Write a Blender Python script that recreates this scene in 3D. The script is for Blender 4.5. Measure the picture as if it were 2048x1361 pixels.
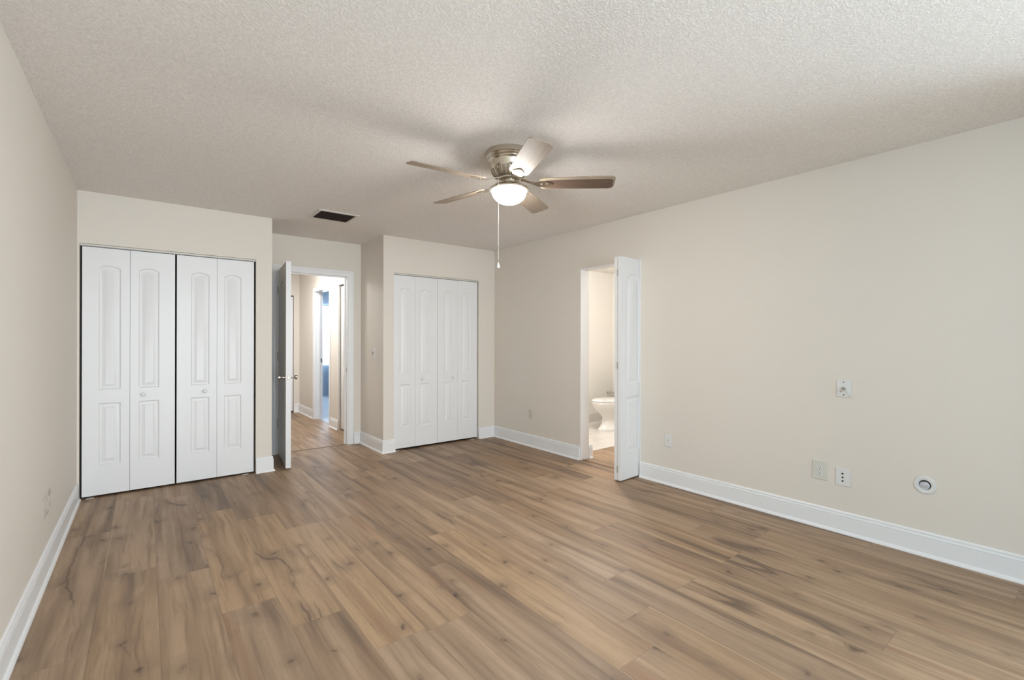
import bpy, bmesh, math, random
from mathutils import Vector, Matrix
random.seed(7)
for o in list(bpy.data.objects):
    bpy.data.objects.remove(o)
scene = bpy.context.scene
COL = scene.collection
PI = math.pi

# ------------------------------------------------------------------ camera
F_PX, YAW, PITCH, ROLL, CAM_H = 931.7434, 0.6659, 0.0005, 0.0017, 1.2663
cam_data = bpy.data.cameras.new('camera')
cam_data.sensor_fit = 'HORIZONTAL'
cam_data.sensor_width = 36.0
cam_data.lens = F_PX / 2048.0 * 36.0
cam_data.clip_start = 0.02
cam = bpy.data.objects.new('camera', cam_data)
COL.objects.link(cam)
fw = Vector((math.sin(YAW) * math.cos(PITCH), math.cos(YAW) * math.cos(PITCH), math.sin(PITCH)))
r0 = Vector((math.cos(YAW), -math.sin(YAW), 0))
u0 = r0.cross(fw)
rr = r0 * math.cos(ROLL) + u0 * math.sin(ROLL)
uu = u0 * math.cos(ROLL) - r0 * math.sin(ROLL)
cam.matrix_world = Matrix(((rr.x, uu.x, -fw.x, 0), (rr.y, uu.y, -fw.y, 0), (rr.z, uu.z, -fw.z, CAM_H), (0, 0, 0, 1)))
scene.camera = cam

# ------------------------------------------------------------------ world, exposure, lights
scene.view_settings.view_transform = 'Standard'
scene.view_settings.look = 'None'
scene.view_settings.exposure = 0.04
scene.view_settings.gamma = 1.0
scene.view_settings.use_curve_mapping = False
world = bpy.data.worlds.new('sky')
scene.world = world
world.use_nodes = True
bg = world.node_tree.nodes['Background']
bg.inputs[0].default_value = (0.62, 0.80, 1.0, 1)
bg.inputs[1].default_value = 0.7


def light(name, kind, loc, energy, color, size=0.1, size_y=None, aim=None, spread=None):
    d = bpy.data.lights.new(name, kind)
    d.energy = energy
    d.color = color
    if kind == 'AREA':
        d.shape = 'RECTANGLE'
        d.size = size
        d.size_y = size_y or size
        if spread:
            d.spread = spread
    else:
        d.shadow_soft_size = size
    o = bpy.data.objects.new(name, d)
    COL.objects.link(o)
    o.location = loc
    if aim is not None:
        o.rotation_euler = (Vector(aim) - Vector(loc)).to_track_quat('-Z', 'Y').to_euler()
    return o


# added daylight sources behind the viewer: rear window, far outside it, side window
light('added_daylight_rear', 'AREA', (0.68, -2.95, 1.10), 112, (0.50, 0.76, 1.0), 1.4, 2.1, aim=(0.68, 0.0, 1.10))
light('added_daylight_far_out', 'AREA', (0.2, -8.5, 1.2), 930, (0.97, 0.94, 0.91), 5.0, 2.7, aim=(0.4, 0.0, 1.3))
light('added_daylight_side', 'AREA', (3.98, -1.45, 0.92), 140, (0.72, 0.88, 1.0), 1.8, 1.6, aim=(1.0, -1.45, 0.92))
# daylight at the window of the bedroom across the hall
light('daylight_far_window', 'AREA', (3.3, 11.25, 1.4), 150, (0.66, 0.82, 1.0), 1.3, 1.3, aim=(3.3, 8.0, 1.2))
# bathroom and hall ceiling lamps (outside the view), then a fill added for the hall floor
light('bathroom_lamp_light', 'POINT', (3.99, 3.60, 2.16), 66, (0.98, 0.98, 1.0), 0.09)
light('hall_lamp_light', 'POINT', (1.16, 6.55, 2.24), 19, (0.86, 0.94, 1.0), 0.10)
light('hall_floor_fill_light', 'AREA', (1.50, 7.1, 2.40), 19, (0.93, 0.95, 1.0), 0.35, 0.35, aim=(1.50, 7.1001, 0.0))

# ------------------------------------------------------------------ node helpers
def new_mat(name):
    m = bpy.data.materials.new(name)
    m.use_nodes = True
    nt = m.node_tree
    b = nt.nodes['Principled BSDF']
    return m, nt, b


def N(nt, kind, **kw):
    n = nt.nodes.new(kind)
    for k, v in kw.items():
        setattr(n, k, v)
    return n


def L(nt, a, b):
    nt.links.new(a, b)


def mathn(nt, op, a, b=None, c=None, clamp=False):
    n = N(nt, 'ShaderNodeMath', operation=op, use_clamp=clamp)
    for i, v in enumerate((a, b, c)):
        if v is None:
            continue
        if isinstance(v, (int, float)):
            n.inputs[i].default_value = v
        else:
            L(nt, v, n.inputs[i])
    return n.outputs[0]


def mixc(nt, fac, a, b):
    n = N(nt, 'ShaderNodeMix', data_type='RGBA')
    n.inputs[0].default_value = 0.5
    if isinstance(fac, (int, float)):
        n.inputs[0].default_value = fac
    else:
        L(nt, fac, n.inputs[0])
    for sock, v in ((n.inputs[6], a), (n.inputs[7], b)):
        if isinstance(v, tuple):
            sock.default_value = (*v, 1) if len(v) == 3 else v
        else:
            L(nt, v, sock)
    return n.outputs[2]


def noise(nt, vec, scale, detail=2, rough=0.5, dist=0.0):
    n = N(nt, 'ShaderNodeTexNoise')
    n.inputs['Scale'].default_value = scale
    n.inputs['Detail'].default_value = detail
    n.inputs['Roughness'].default_value = rough
    n.inputs['Distortion'].default_value = dist
    if vec is not None:
        L(nt, vec, n.inputs['Vector'])
    return n.outputs['Fac']


def mapr(nt, v, a, b, c=0.0, d=1.0, smooth=False):
    n = N(nt, 'ShaderNodeMapRange', interpolation_type='SMOOTHSTEP' if smooth else 'LINEAR')
    L(nt, v, n.inputs[0])
    for i, x in enumerate((a, b, c, d)):
        n.inputs[i + 1].default_value = x
    return n.outputs[0]


def objpos(nt):
    return N(nt, 'ShaderNodeNewGeometry').outputs['Position']


def bump(nt, b, h, strength, dist):
    n = N(nt, 'ShaderNodeBump')
    n.inputs['Strength'].default_value = strength
    n.inputs['Distance'].default_value = dist
    L(nt, h, n.inputs['Height'])
    L(nt, n.outputs[0], b.inputs['Normal'])


def simple(name, col, rough=0.5, metal=0.0, vary=0.02, scale=9.0, spec=0.5, bmp=0.0, bscale=200, coat=0.0):
    m, nt, b = new_mat(name)
    p = objpos(nt)
    n = noise(nt, p, scale, 3)
    lo = tuple(max(0, c * (1 - vary)) for c in col)
    hi = tuple(min(1, c * (1 + vary)) for c in col)
    L(nt, mixc(nt, n, lo, hi), b.inputs['Base Color'])
    b.inputs['Roughness'].default_value = rough
    b.inputs['Metallic'].default_value = metal
    b.inputs['Specular IOR Level'].default_value = spec
    b.inputs['Coat Weight'].default_value = coat
    if bmp:
        bump(nt, b, noise(nt, p, bscale, 2), bmp, 0.002)
    return m


M = {}
# wall paint: warm greige with roller stipple
def wall_paint(name, col, scuff=False):
    m, nt, b = new_mat(name)
    p = objpos(nt)
    n = noise(nt, p, 1.3, 3)
    c = mixc(nt, n, tuple(x * 0.985 for x in col), tuple(min(1, x * 1.015) for x in col))
    if scuff:
        mp = N(nt, 'ShaderNodeMapping')
        mp.inputs['Scale'].default_value = (1, 14, 22)
        L(nt, p, mp.inputs['Vector'])
        s = noise(nt, mp.outputs[0], 1.0, 4, 0.6)
        s = mapr(nt, s, 0.47, 0.58, 0, 1, True)
        sep = N(nt, 'ShaderNodeSeparateXYZ')
        L(nt, p, sep.inputs[0])
        my = mathn(nt, 'ABSOLUTE', mathn(nt, 'SUBTRACT', sep.outputs[1], 3.60))
        my = mapr(nt, my, 0.09, 0.15, 1, 0, True)
        mz = mathn(nt, 'ABSOLUTE', mathn(nt, 'SUBTRACT', sep.outputs[2], 0.365))
        mz = mapr(nt, mz, 0.045, 0.085, 1, 0, True)
        k = mathn(nt, 'MULTIPLY', mathn(nt, 'MULTIPLY', my, mz), s)
        c = mixc(nt, mathn(nt, 'MULTIPLY', k, 0.6), c, (0.33, 0.30, 0.25))
    L(nt, c, b.inputs['Base Color'])
    b.inputs['Roughness'].default_value = 0.62
    b.inputs['Specular IOR Level'].default_value = 0.3
    bump(nt, b, noise(nt, p, 260, 2), 0.06, 0.002)
    return m


M['wall'] = wall_paint('wall_paint', (0.78, 0.716, 0.634))
M['wall_scuff'] = wall_paint('wall_paint_scuffed', (0.78, 0.716, 0.634), True)
M['wall_bath'] = wall_paint('bath_wall_paint', (0.80, 0.77, 0.71))
M['wall_blue'] = wall_paint('blue_room_paint', (0.52, 0.60, 0.68))

# popcorn ceiling
m, nt, b = new_mat('popcorn_ceiling')
p = objpos(nt)
n1 = noise(nt, p, 108, 2, 0.55)
v = N(nt, 'ShaderNodeTexVoronoi')
v.inputs['Scale'].default_value = 88
L(nt, p, v.inputs['Vector'])
hgt = mathn(nt, 'ADD', mapr(nt, n1, 0.42, 0.66, 0, 1, True), mathn(nt, 'MULTIPLY', v.outputs['Distance'], -0.35))
c = mixc(nt, mapr(nt, n1, 0.35, 0.65), (0.815, 0.765, 0.715), (0.93, 0.88, 0.83))
L(nt, c, b.inputs['Base Color'])
b.inputs['Roughness'].default_value = 0.9
b.inputs['Specular IOR Level'].default_value = 0.15
bump(nt, b, hgt, 0.30, 0.004)
M['ceiling'] = m

M['white'] = simple('white_door_paint', (0.835, 0.825, 0.815), 0.38, spec=0.45, vary=0.012, scale=3)
M['trim'] = simple('white_trim_paint', (0.865, 0.855, 0.845), 0.34, spec=0.5, vary=0.012, scale=4)
M['plate'] = simple('white_plastic_plate', (0.76, 0.75, 0.72), 0.35, vary=0.02)
M['plate_beige'] = simple('painted_over_plate', (0.655, 0.61, 0.53), 0.5, vary=0.05, scale=60)
M['plate_ivory'] = simple('ivory_plastic_plate', (0.68, 0.66, 0.59), 0.4, vary=0.02)
M['dark'] = simple('black_recess', (0.015, 0.012, 0.010), 0.7, vary=0.1)
M['closet_dark'] = simple('painted_closet_shade', (0.10, 0.075, 0.06), 0.8, vary=0.1)  # shade of the closed closets put into the wall colour
M['nickel'] = simple('brushed_nickel', (0.62, 0.56, 0.47), 0.26, 1.0, vary=0.04, scale=40)
M['steel'] = simple('chrome_steel', (0.66, 0.63, 0.59), 0.2, 1.0, vary=0.03, scale=30)
M['hinge'] = simple('satin_nickel_hinge', (0.42, 0.38, 0.31), 0.45, 0.7, vary=0.05, scale=60)
M['porcelain'] = simple('white_porcelain', (0.86, 0.84, 0.80), 0.12, vary=0.01, coat=0.3)
M['vent_dark'] = simple('dark_brown_vent_slats', (0.075, 0.048, 0.038), 0.55, vary=0.25, scale=25)
M['vent_frame'] = simple('vent_frame_paint', (0.70, 0.66, 0.60), 0.5, vary=0.04)
M['chain'] = simple('pull_cord', (0.80, 0.77, 0.70), 0.5, vary=0.03)
M['inlet_metal'] = simple('galvanised_inlet', (0.60, 0.62, 0.67), 0.35, 0.4, vary=0.35, scale=60)
M['bluefloor'] = simple('grey_blue_room_floor', (0.50, 0.52, 0.56), 0.5, vary=0.08, scale=12)

# marble tile of the bathroom
m, nt, b = new_mat('bath_floor_tile')
p = objpos(nt)
br = N(nt, 'ShaderNodeTexBrick', offset=0.0)
br.inputs['Scale'].default_value = 1.0
br.inputs['Brick Width'].default_value = 0.305
br.inputs['Row Height'].default_value = 0.305
br.inputs['Mortar Size'].default_value = 0.003
br.inputs['Color1'].default_value = (0.74, 0.70, 0.65, 1)
br.inputs['Color2'].default_value = (0.71, 0.67, 0.62, 1)
br.inputs['Mortar'].default_value = (0.58, 0.54, 0.48, 1)
L(nt, p, br.inputs['Vector'])
vein = mapr(nt, noise(nt, p, 3.2, 6, 0.62, 1.2), 0.45, 0.62, 0, 0.35, True)
L(nt, mixc(nt, vein, br.outputs['Color'], (0.60, 0.55, 0.49)), b.inputs['Base Color'])
b.inputs['Roughness'].default_value = 0.22
M['tile'] = m

# fan blades: weathered taupe wood
def wood_blade(name, a, c2, dark):
    m, nt, b = new_mat(name)
    tc = N(nt, 'ShaderNodeTexCoord')
    mp = N(nt, 'ShaderNodeMapping')
    mp.inputs['Scale'].default_value = (2.5, 60, 10)
    L(nt, tc.outputs['Object'], mp.inputs['Vector'])
    g = noise(nt, mp.outputs[0], 1.5, 5, 0.6, 0.6)
    c = mixc(nt, mapr(nt, g, 0.35, 0.7), a, c2)
    L(nt, mixc(nt, mapr(nt, g, 0.62, 0.72, 0, 0.5), c, dark), b.inputs['Base Color'])
    b.inputs['Roughness'].default_value = 0.6
    b.inputs['Specular IOR Level'].default_value = 0.2
    return m


M['blade'] = wood_blade('taupe_wood_blade', (0.32, 0.25, 0.185), (0.40, 0.32, 0.245), (0.24, 0.175, 0.122))
M['blade_dark'] = wood_blade('dark_blade_layer', (0.10, 0.062, 0.043), (0.17, 0.115, 0.082), (0.05, 0.03, 0.02))

# fan light bowl
m, nt, b = new_mat('lit_frosted_glass')
b.inputs['Base Color'].default_value = (0.9, 0.87, 0.8, 1)
b.inputs['Emission Color'].default_value = (1.0, 1.0, 0.99, 1)
b.inputs['Emission Strength'].default_value = 132.0
b.inputs['Roughness'].default_value = 0.3
M['bowl'] = m

# sheer curtain
m, nt, b = new_mat('sheer_white_curtain')
out = nt.nodes['Material Output']
tr = N(nt, 'ShaderNodeBsdfTranslucent')
tr.inputs[0].default_value = (0.9, 0.93, 0.97, 1)
df = N(nt, 'ShaderNodeBsdfDiffuse')
df.inputs[0].default_value = (0.85, 0.87, 0.9, 1)
mx = N(nt, 'ShaderNodeMixShader')
mx.inputs[0].default_value = 0.35
L(nt, tr.outputs[0], mx.inputs[1])
L(nt, df.outputs[0], mx.inputs[2])
L(nt, mx.outputs[0], out.inputs[0])
M['sheer'] = m

# clear glass
m, nt, b = new_mat('window_glass')
out = nt.nodes['Material Output']
g1 = N(nt, 'ShaderNodeBsdfTransparent')
g2 = N(nt, 'ShaderNodeBsdfGlossy')
g2.inputs['Roughness'].default_value = 0.02
mx = N(nt, 'ShaderNodeMixShader')
mx.inputs[0].default_value = 0.06
L(nt, g1.outputs[0], mx.inputs[1])
L(nt, g2.outputs[0], mx.inputs[2])
L(nt, mx.outputs[0], out.inputs[0])
M['glass'] = m

# oak plank floor.  uv 'wood' = metres in the plank plus a random offset, uv 'cell' = metres from the plank's edges
def plank_material():
    m, nt, b = new_mat('oak_plank_floor')
    uv = N(nt, 'ShaderNodeUVMap', uv_map='wood').outputs[0]
    cell = N(nt, 'ShaderNodeUVMap', uv_map='cell').outputs[0]
    att = N(nt, 'ShaderNodeAttribute', attribute_name='tone')
    sp = N(nt, 'ShaderNodeSeparateColor')
    L(nt, att.outputs['Color'], sp.inputs[0])
    tone, warm = sp.outputs[0], sp.outputs[1]

    def stretched(sx, sy):
        mp = N(nt, 'ShaderNodeMapping')
        mp.inputs['Scale'].default_value = (sx, sy, 1)
        L(nt, uv, mp.inputs['Vector'])
        return mp.outputs[0]
    # knots: sparse voronoi cells, the grain bends around them
    vk = N(nt, 'ShaderNodeTexVoronoi', voronoi_dimensions='2D')
    vk.inputs['Scale'].default_value = 1.0
    vk.inputs['Randomness'].default_value = 1.0
    wob = noise(nt, stretched(14, 14), 1, 2)
    kv = N(nt, 'ShaderNodeVectorMath', operation='ADD')
    kc = N(nt, 'ShaderNodeCombineXYZ')
    L(nt, mathn(nt, 'MULTIPLY', mathn(nt, 'SUBTRACT', wob, 0.5), 0.30), kc.inputs[0])
    L(nt, mathn(nt, 'MULTIPLY', mathn(nt, 'SUBTRACT', noise(nt, stretched(17, 11), 1.3, 2), 0.5), 0.26), kc.inputs[1])
    L(nt, stretched(4.6, 3.3), kv.inputs[0])
    L(nt, kc.outputs[0], kv.inputs[1])
    L(nt, kv.outputs[0], vk.inputs['Vector'])
    kd = vk.outputs['Distance']
    ks = N(nt, 'ShaderNodeSeparateColor')
    L(nt, vk.outputs['Color'], ks.inputs[0])
    has = mapr(nt, ks.outputs[0], 0.40, 0.44)
    size = mapr(nt, ks.outputs[1], 0, 1, 0.45, 1.7)
    kd = mathn(nt, 'DIVIDE', kd, size)
    ring = mathn(nt, 'MULTIPLY', mathn(nt, 'SINE', mathn(nt, 'MULTIPLY', kd, 120.0)), 0.22)
    soft = mapr(nt, ks.outputs[2], 0, 1, 0.40, 1.0)
    knot = mapr(nt, mathn(nt, 'ADD', kd, mathn(nt, 'MULTIPLY', mathn(nt, 'SUBTRACT', noise(nt, stretched(60, 60), 1, 2), 0.5), 0.07)), 0.020, 0.085, 1, 0, True)
    knot = mathn(nt, 'MULTIPLY', mathn(nt, 'MULTIPLY', knot, has), mathn(nt, 'MULTIPLY', soft, mathn(nt, 'ADD', ring, 0.8)))
    halo = mathn(nt, 'MULTIPLY', mapr(nt, kd, 0.04, 0.32, 1, 0, True), has)
    # broad tonal bands, medium grain, fine pores
    bend = N(nt, 'ShaderNodeVectorMath', operation='ADD')
    bc = N(nt, 'ShaderNodeCombineXYZ')
    L(nt, mathn(nt, 'MULTIPLY', noise(nt, stretched(2.0, 1.0), 1, 2), 1.0), bc.inputs[0])
    L(nt, stretched(13.0, 0.60), bend.inputs[0])
    L(nt, bc.outputs[0], bend.inputs[1])
    band = noise(nt, bend.outputs[0], 1.0, 3, 0.55)
    b2 = N(nt, 'ShaderNodeVectorMath', operation='ADD')
    bc2 = N(nt, 'ShaderNodeCombineXYZ')
    L(nt, mathn(nt, 'MULTIPLY', noise(nt, stretched(5, 1.6), 1, 3), 2.6), bc2.inputs[0])
    L(nt, stretched(42, 1.6), b2.inputs[0])
    L(nt, bc2.outputs[0], b2.inputs[1])
    grain = noise(nt, b2.outputs[0], 1.0, 4, 0.6)
    pores = noise(nt, stretched(420, 16), 1.0, 2)
    light_c = mixc(nt, warm, (0.420, 0.296, 0.200), (0.455, 0.302, 0.176))
    mid_c = mixc(nt, warm, (0.305, 0.208, 0.138), (0.345, 0.220, 0.125))
    dark_c = (0.165, 0.108, 0.070)
    t = mathn(nt, 'ADD', mathn(nt, 'MULTIPLY', band, 0.95), mathn(nt, 'MULTIPLY', tone, 0.24))
    c = mixc(nt, mapr(nt, t, 0.42, 0.66, 0, 1, True), light_c, mid_c)
    c = mixc(nt, mapr(nt, t, 0.62, 0.80, 0, 0.9, True), c, dark_c)
    c = mixc(nt, mapr(nt, grain, 0.48, 0.74, 0, 0.58, True), c, (0.180, 0.118, 0.076))
    c = mixc(nt, mapr(nt, grain, 0.40, 0.22, 0, 0.25, True), c, (0.48, 0.36, 0.26))
    c = mixc(nt, mapr(nt, pores, 0.52, 0.72, 0, 0.30), c, (0.20, 0.14, 0.10))
    # reddish heart streaks
    red = noise(nt, stretched(7.0, 0.7), 1.0, 2)
    c = mixc(nt, mapr(nt, red, 0.60, 0.74, 0, 0.45, True), c, (0.33, 0.175, 0.098))
    # cracks: thin wandering dark lines in patches
    ck = N(nt, 'ShaderNodeVectorMath', operation='ADD')
    cc = N(nt, 'ShaderNodeCombineXYZ')
    L(nt, mathn(nt, 'MULTIPLY', noise(nt, stretched(9, 9), 1, 3), 0.25), cc.inputs[0])
    L(nt, stretched(5.0, 0.8), ck.inputs[0])
    L(nt, cc.outputs[0], ck.inputs[1])
    cn = noise(nt, ck.outputs[0], 1.0, 1)
    line = mapr(nt, mathn(nt, 'ABSOLUTE', mathn(nt, 'SUBTRACT', cn, 0.5)), 0.004, 0.016, 1, 0, True)
    patch = mapr(nt, noise(nt, stretched(2.5, 1.1), 1.0, 2), 0.55, 0.66, 0, 1, True)
    c = mixc(nt, mathn(nt, 'MULTIPLY', mathn(nt, 'MULTIPLY', line, patch), 0.75), c, (0.085, 0.055, 0.038))
    side = mathn(nt, 'MULTIPLY', patch, mapr(nt, mathn(nt, 'ABSOLUTE', mathn(nt, 'SUBTRACT', cn, 0.5)), 0.0, 0.10, 0.40, 0, True))
    c = mixc(nt, side, c, (0.19, 0.125, 0.085))
    c = mixc(nt, mathn(nt, 'MULTIPLY', halo, 0.38), c, (0.20, 0.13, 0.085))
    c = mixc(nt, mathn(nt, 'MULTIPLY', knot, 0.85), c, (0.070, 0.045, 0.030))
    # plank joints
    sc = N(nt, 'ShaderNodeSeparateXYZ')
    L(nt, cell, sc.inputs[0])
    edge = mathn(nt, 'MINIMUM', sc.outputs[0], sc.outputs[1])
    seam = mapr(nt, edge, 0.0006, 0.0026, 1, 0, True)
    c = mixc(nt, mathn(nt, 'MULTIPLY', seam, 0.36), c, (0.16, 0.108, 0.074))
    L(nt, c, b.inputs['Base Color'])
    L(nt, mapr(nt, grain, 0.3, 0.7, 0.42, 0.54), b.inputs['Roughness'])
    b.inputs['Specular IOR Level'].default_value = 0.34
    h = mathn(nt, 'SUBTRACT', mathn(nt, 'MULTIPLY', pores, 0.25), seam)
    bump(nt, b, h, 0.18, 0.0012)
    return m


M['planks'] = plank_material()

# ------------------------------------------------------------------ mesh helpers
def finish(bm, sharp=0.6, smooth=False, merge=True):
    if merge:
        bmesh.ops.remove_doubles(bm, verts=bm.verts, dist=1e-5)
    bmesh.ops.recalc_face_normals(bm, faces=bm.faces)
    if smooth:
        for f in bm.faces:
            f.smooth = True
        for e in bm.edges:
            if len(e.link_faces) == 2 and e.calc_face_angle(0) > sharp:
                e.smooth = False


def obj(name, bm, mat, parent=None, loc=None, rot=None, smooth=False, sharp=0.6, merge=True):
    finish(bm, sharp, smooth, merge)
    me = bpy.data.meshes.new(name)
    bm.to_mesh(me)
    bm.free()
    me.materials.append(mat)
    o = bpy.data.objects.new(name, me)
    COL.objects.link(o)
    if parent:
        o.parent = parent
    if loc:
        o.location = loc
    if rot:
        o.rotation_euler = rot
    return o


def empty(name, loc=(0, 0, 0), rot=(0, 0, 0), parent=None):
    o = bpy.data.objects.new(name, None)
    o.empty_display_size = 0.1
    COL.objects.link(o)
    o.location = loc
    o.rotation_euler = rot
    if parent:
        o.parent = parent
    return o


def tag(o, label, cat, group=None, kind=None):
    o['label'] = label
    o['category'] = cat
    if group:
        o['group'] = group
    if kind:
        o['kind'] = kind
    return o


def struct(o, label, cat):
    return tag(o, label, cat, kind='structure')


def box(bm, x0, x1, y0, y1, z0, z1, bev=0.0, seg=2):
    t = bmesh.new()
    vs = [t.verts.new((x, y, z)) for x in (x0, x1) for y in (y0, y1) for z in (z0, z1)]
    for q in ((0, 1, 3, 2), (4, 6, 7, 5), (0, 4, 5, 1), (2, 3, 7, 6), (0, 2, 6, 4), (1, 5, 7, 3)):
        t.faces.new([vs[i] for i in q])
    if bev:
        bmesh.ops.bevel(t, geom=t.edges[:], offset=bev, segments=seg, affect='EDGES', profile=0.5)
    bmesh.ops.recalc_face_normals(t, faces=t.faces)
    me = bpy.data.meshes.new('tmp')
    t.to_mesh(me)
    t.free()
    bm.from_mesh(me)
    bpy.data.meshes.remove(me)
    return bm


def lathe(bm, prof, n=48, mat=None, cap0=True, cap1=True):
    """prof = [(r, z)], around z; optional 4x4 matrix"""
    rings = []
    for r, z in prof:
        ring = []
        if r < 1e-6:
            ring = [bm.verts.new((0, 0, z))] * n
        else:
            ring = [bm.verts.new((r * math.cos(2 * PI * i / n), r * math.sin(2 * PI * i / n), z)) for i in range(n)]
        rings.append(ring)
    new = []
    for a, b_ in zip(rings, rings[1:]):
        for i in range(n):
            q = []
            for vtx in (a[i], a[(i + 1) % n], b_[(i + 1) % n], b_[i]):
                if vtx not in q:
                    q.append(vtx)
            if len(q) > 2:
                try:
                    bm.faces.new(q)
                except ValueError:
                    pass
    if cap0 and prof[0][0] > 1e-6:
        bm.faces.new(rings[0])
    if cap1 and prof[-1][0] > 1e-6:
        bm.faces.new(rings[-1])
    if mat is not None:
        allv = {v_ for ring in rings for v_ in ring}
        bmesh.ops.transform(bm, matrix=mat, verts=list(allv))
    return bm


def sweep(bm, path, prof, mapf, side=1, closed=False):
    """profile (p, q): p = in-plane offset to one side of the path, q = height out of the plane"""
    n = len(path)
    rows = []
    for i, pt in enumerate(path):
        pt = Vector(pt)
        dirs = []
        if i > 0:
            dirs.append((pt - Vector(path[i - 1])).normalized())
        if i < n - 1:
            dirs.append((Vector(path[i + 1]) - pt).normalized())
        nn = [Vector((-d.y, d.x)) * side for d in dirs]
        if len(nn) == 2:
            mvec = (nn[0] + nn[1])
            mvec = mvec / max(1e-6, mvec.dot(nn[0]))
        else:
            mvec = nn[0]
        rows.append([bm.verts.new(mapf(pt.x + mvec.x * p, pt.y + mvec.y * p, q)) for p, q in prof])
    k = len(prof)
    for a, b_ in zip(rows, rows[1:]):
        for i in range(k):
            bm.faces.new((a[i], a[(i + 1) % k], b_[(i + 1) % k], b_[i]))
    bm.faces.new(rows[0])
    bm.faces.new(rows[-1][::-1])
    return bm


def wall_mesh(u0, u1, z0, z1, holes, t, mapf):
    """slab in the (u, z) plane with rectangular openings; mapf(u, depth, z)"""
    us = sorted({u0, u1, *[h[0] for h in holes], *[h[1] for h in holes]})
    zs = sorted({z0, z1, *[h[2] for h in holes], *[h[3] for h in holes]})
    bm = bmesh.new()
    cache = {}

    def V(u, d, z):
        key = (round(u, 5), d, round(z, 5))
        if key not in cache:
            cache[key] = bm.verts.new(mapf(u, d, z))
        return cache[key]

    def solid(i, j):
        if i < 0 or j < 0 or i >= len(us) - 1 or j >= len(zs) - 1:
            return False
        uc, zc = (us[i] + us[i + 1]) / 2, (zs[j] + zs[j + 1]) / 2
        return not any(h[0] < uc < h[1] and h[2] < zc < h[3] for h in holes)
    for i in range(len(us) - 1):
        for j in range(len(zs) - 1):
            if not solid(i, j):
                continue
            a, b_, c, d = us[i], us[i + 1], zs[j], zs[j + 1]
            bm.faces.new((V(a, 0, c), V(b_, 0, c), V(b_, 0, d), V(a, 0, d)))
            bm.faces.new((V(a, t, c), V(a, t, d), V(b_, t, d), V(b_, t, c)))
            if not solid(i - 1, j):
                bm.faces.new((V(a, 0, c), V(a, 0, d), V(a, t, d), V(a, t, c)))
            if not solid(i + 1, j):
                bm.faces.new((V(b_, 0, c), V(b_, t, c), V(b_, t, d), V(b_, 0, d)))
            if not solid(i, j - 1):
                bm.faces.new((V(a, 0, c), V(a, t, c), V(b_, t, c), V(b_, 0, c)))
            if not solid(i, j + 1):
                bm.faces.new((V(a, 0, d), V(b_, 0, d), V(b_, t, d), V(a, t, d)))
    return bm


WALL_N = []


def wall_y(name, y, t, x0, x1, holes, mat, label, z1=2.44):
    """wall facing -y with its face at y (t > 0 means it extends to +y)"""
    o = obj(name, wall_mesh(x0, x1, 0, z1, holes, t, lambda u, d, z: (u, y + d, z)), mat)
    return struct(o, label, 'wall')


def wall_x(name, x, t, y0, y1, holes, mat, label, z1=2.44):
    o = obj(name, wall_mesh(y0, y1, 0, z1, holes, t, lambda u, d, z: (x + d, u, z)), mat)
    return struct(o, label, 'wall')


# ------------------------------------------------------------------ room dimensions
XL, XR = -0.4253, 3.611
X1, X2 = 0.957, 2.081
YC, YA = 4.972, 5.665        # closet fronts, alcove back wall
YB = -2.60                   # wall behind the camera
H = 2.44
T = 0.12
XH, YH = 2.118, 8.74         # hall right wall and far end
XHL = 0.96                   # hall left wall
YBF, XBR, YBN = 4.93, 5.95, 2.15   # bathroom far, right, near walls
HB = 2.345                   # bathroom ceiling
DL = (-0.412, 0.820)         # left closet opening
DR = (2.205, 3.360)          # right closet opening
DA = (1.160, 1.915)          # alcove doorway
DB = (2.664, 3.430)          # bathroom doorway (along y)

# ------------------------------------------------------------------ walls
WIN = (-0.05, 1.40, 0.08, 2.15)          # unseen rear window added for daylight (x0, x1, z0, z1)
WIN_R = (-2.35, -0.55, 0.10, 1.80)       # unseen side window added for daylight (y0, y1, z0, z1)
wall_x('wall_left', XL, -T, YB - T, YC + 0.75, [], M['wall_scuff'], 'long greige painted wall at the left edge, with a scuffed patch above its baseboard')
wall_y('wall_closet_left', YC, T, XL, X1, [(DL[0], DL[1], 0, 2.028)], M['wall'], 'greige wall around the wider left closet doors')
wall_x('wall_alcove_left', X1, -T, YC + T, YA, [], M['wall'], 'short shaded side wall of the entry recess behind the open door')
wall_y('wall_alcove_back', YA, T, X1 - T, X2 + T, [(DA[0] - 0.0125, DA[1] + 0.0125, 0, 2.0475)], M['wall'], 'greige wall around the open hall doorway')
wall_x('wall_alcove_right', X2, T, YC + T, YA, [], M['wall'], 'short greige wall with the dimmer switch between doorway and right closet')
wall_y('wall_closet_right', YC, T, X2, XR, [(DR[0], DR[1], 0, 2.032)], M['wall'], 'greige wall around the narrower right closet doors')
wall_x('wall_right', XR, T, YB - T, 5.80, [(DB[0], DB[1], 0, 2.022), WIN_R], M['wall'], 'long greige wall on the right with outlets and the bathroom doorway')
wall_y('wall_rear', YB, -T, XL, XR, [WIN], M['wall'], 'greige wall behind the viewer with the added window')

wall_y('wall_shade_return', -0.13, -T, XR - 0.32, XR, [], M['wall'], 'short unseen greige wall return, added to shade the right edge')  # unseen return added to darken the near end of the right wall

# closet interiors
bm = bmesh.new()
box(bm, XL, X1 - T - 0.001, 5.60, 5.66, 0, H)
struct(obj('wall_closet_inner_left', bm, M['closet_dark']), 'dark rear wall inside the left closet', 'wall')
bm = bmesh.new()
box(bm, X2 + T, XR, 5.70, 5.76, 0, H)
struct(obj('wall_closet_inner_right', bm, M['closet_dark']), 'dark rear wall inside the right closet', 'wall')

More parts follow.
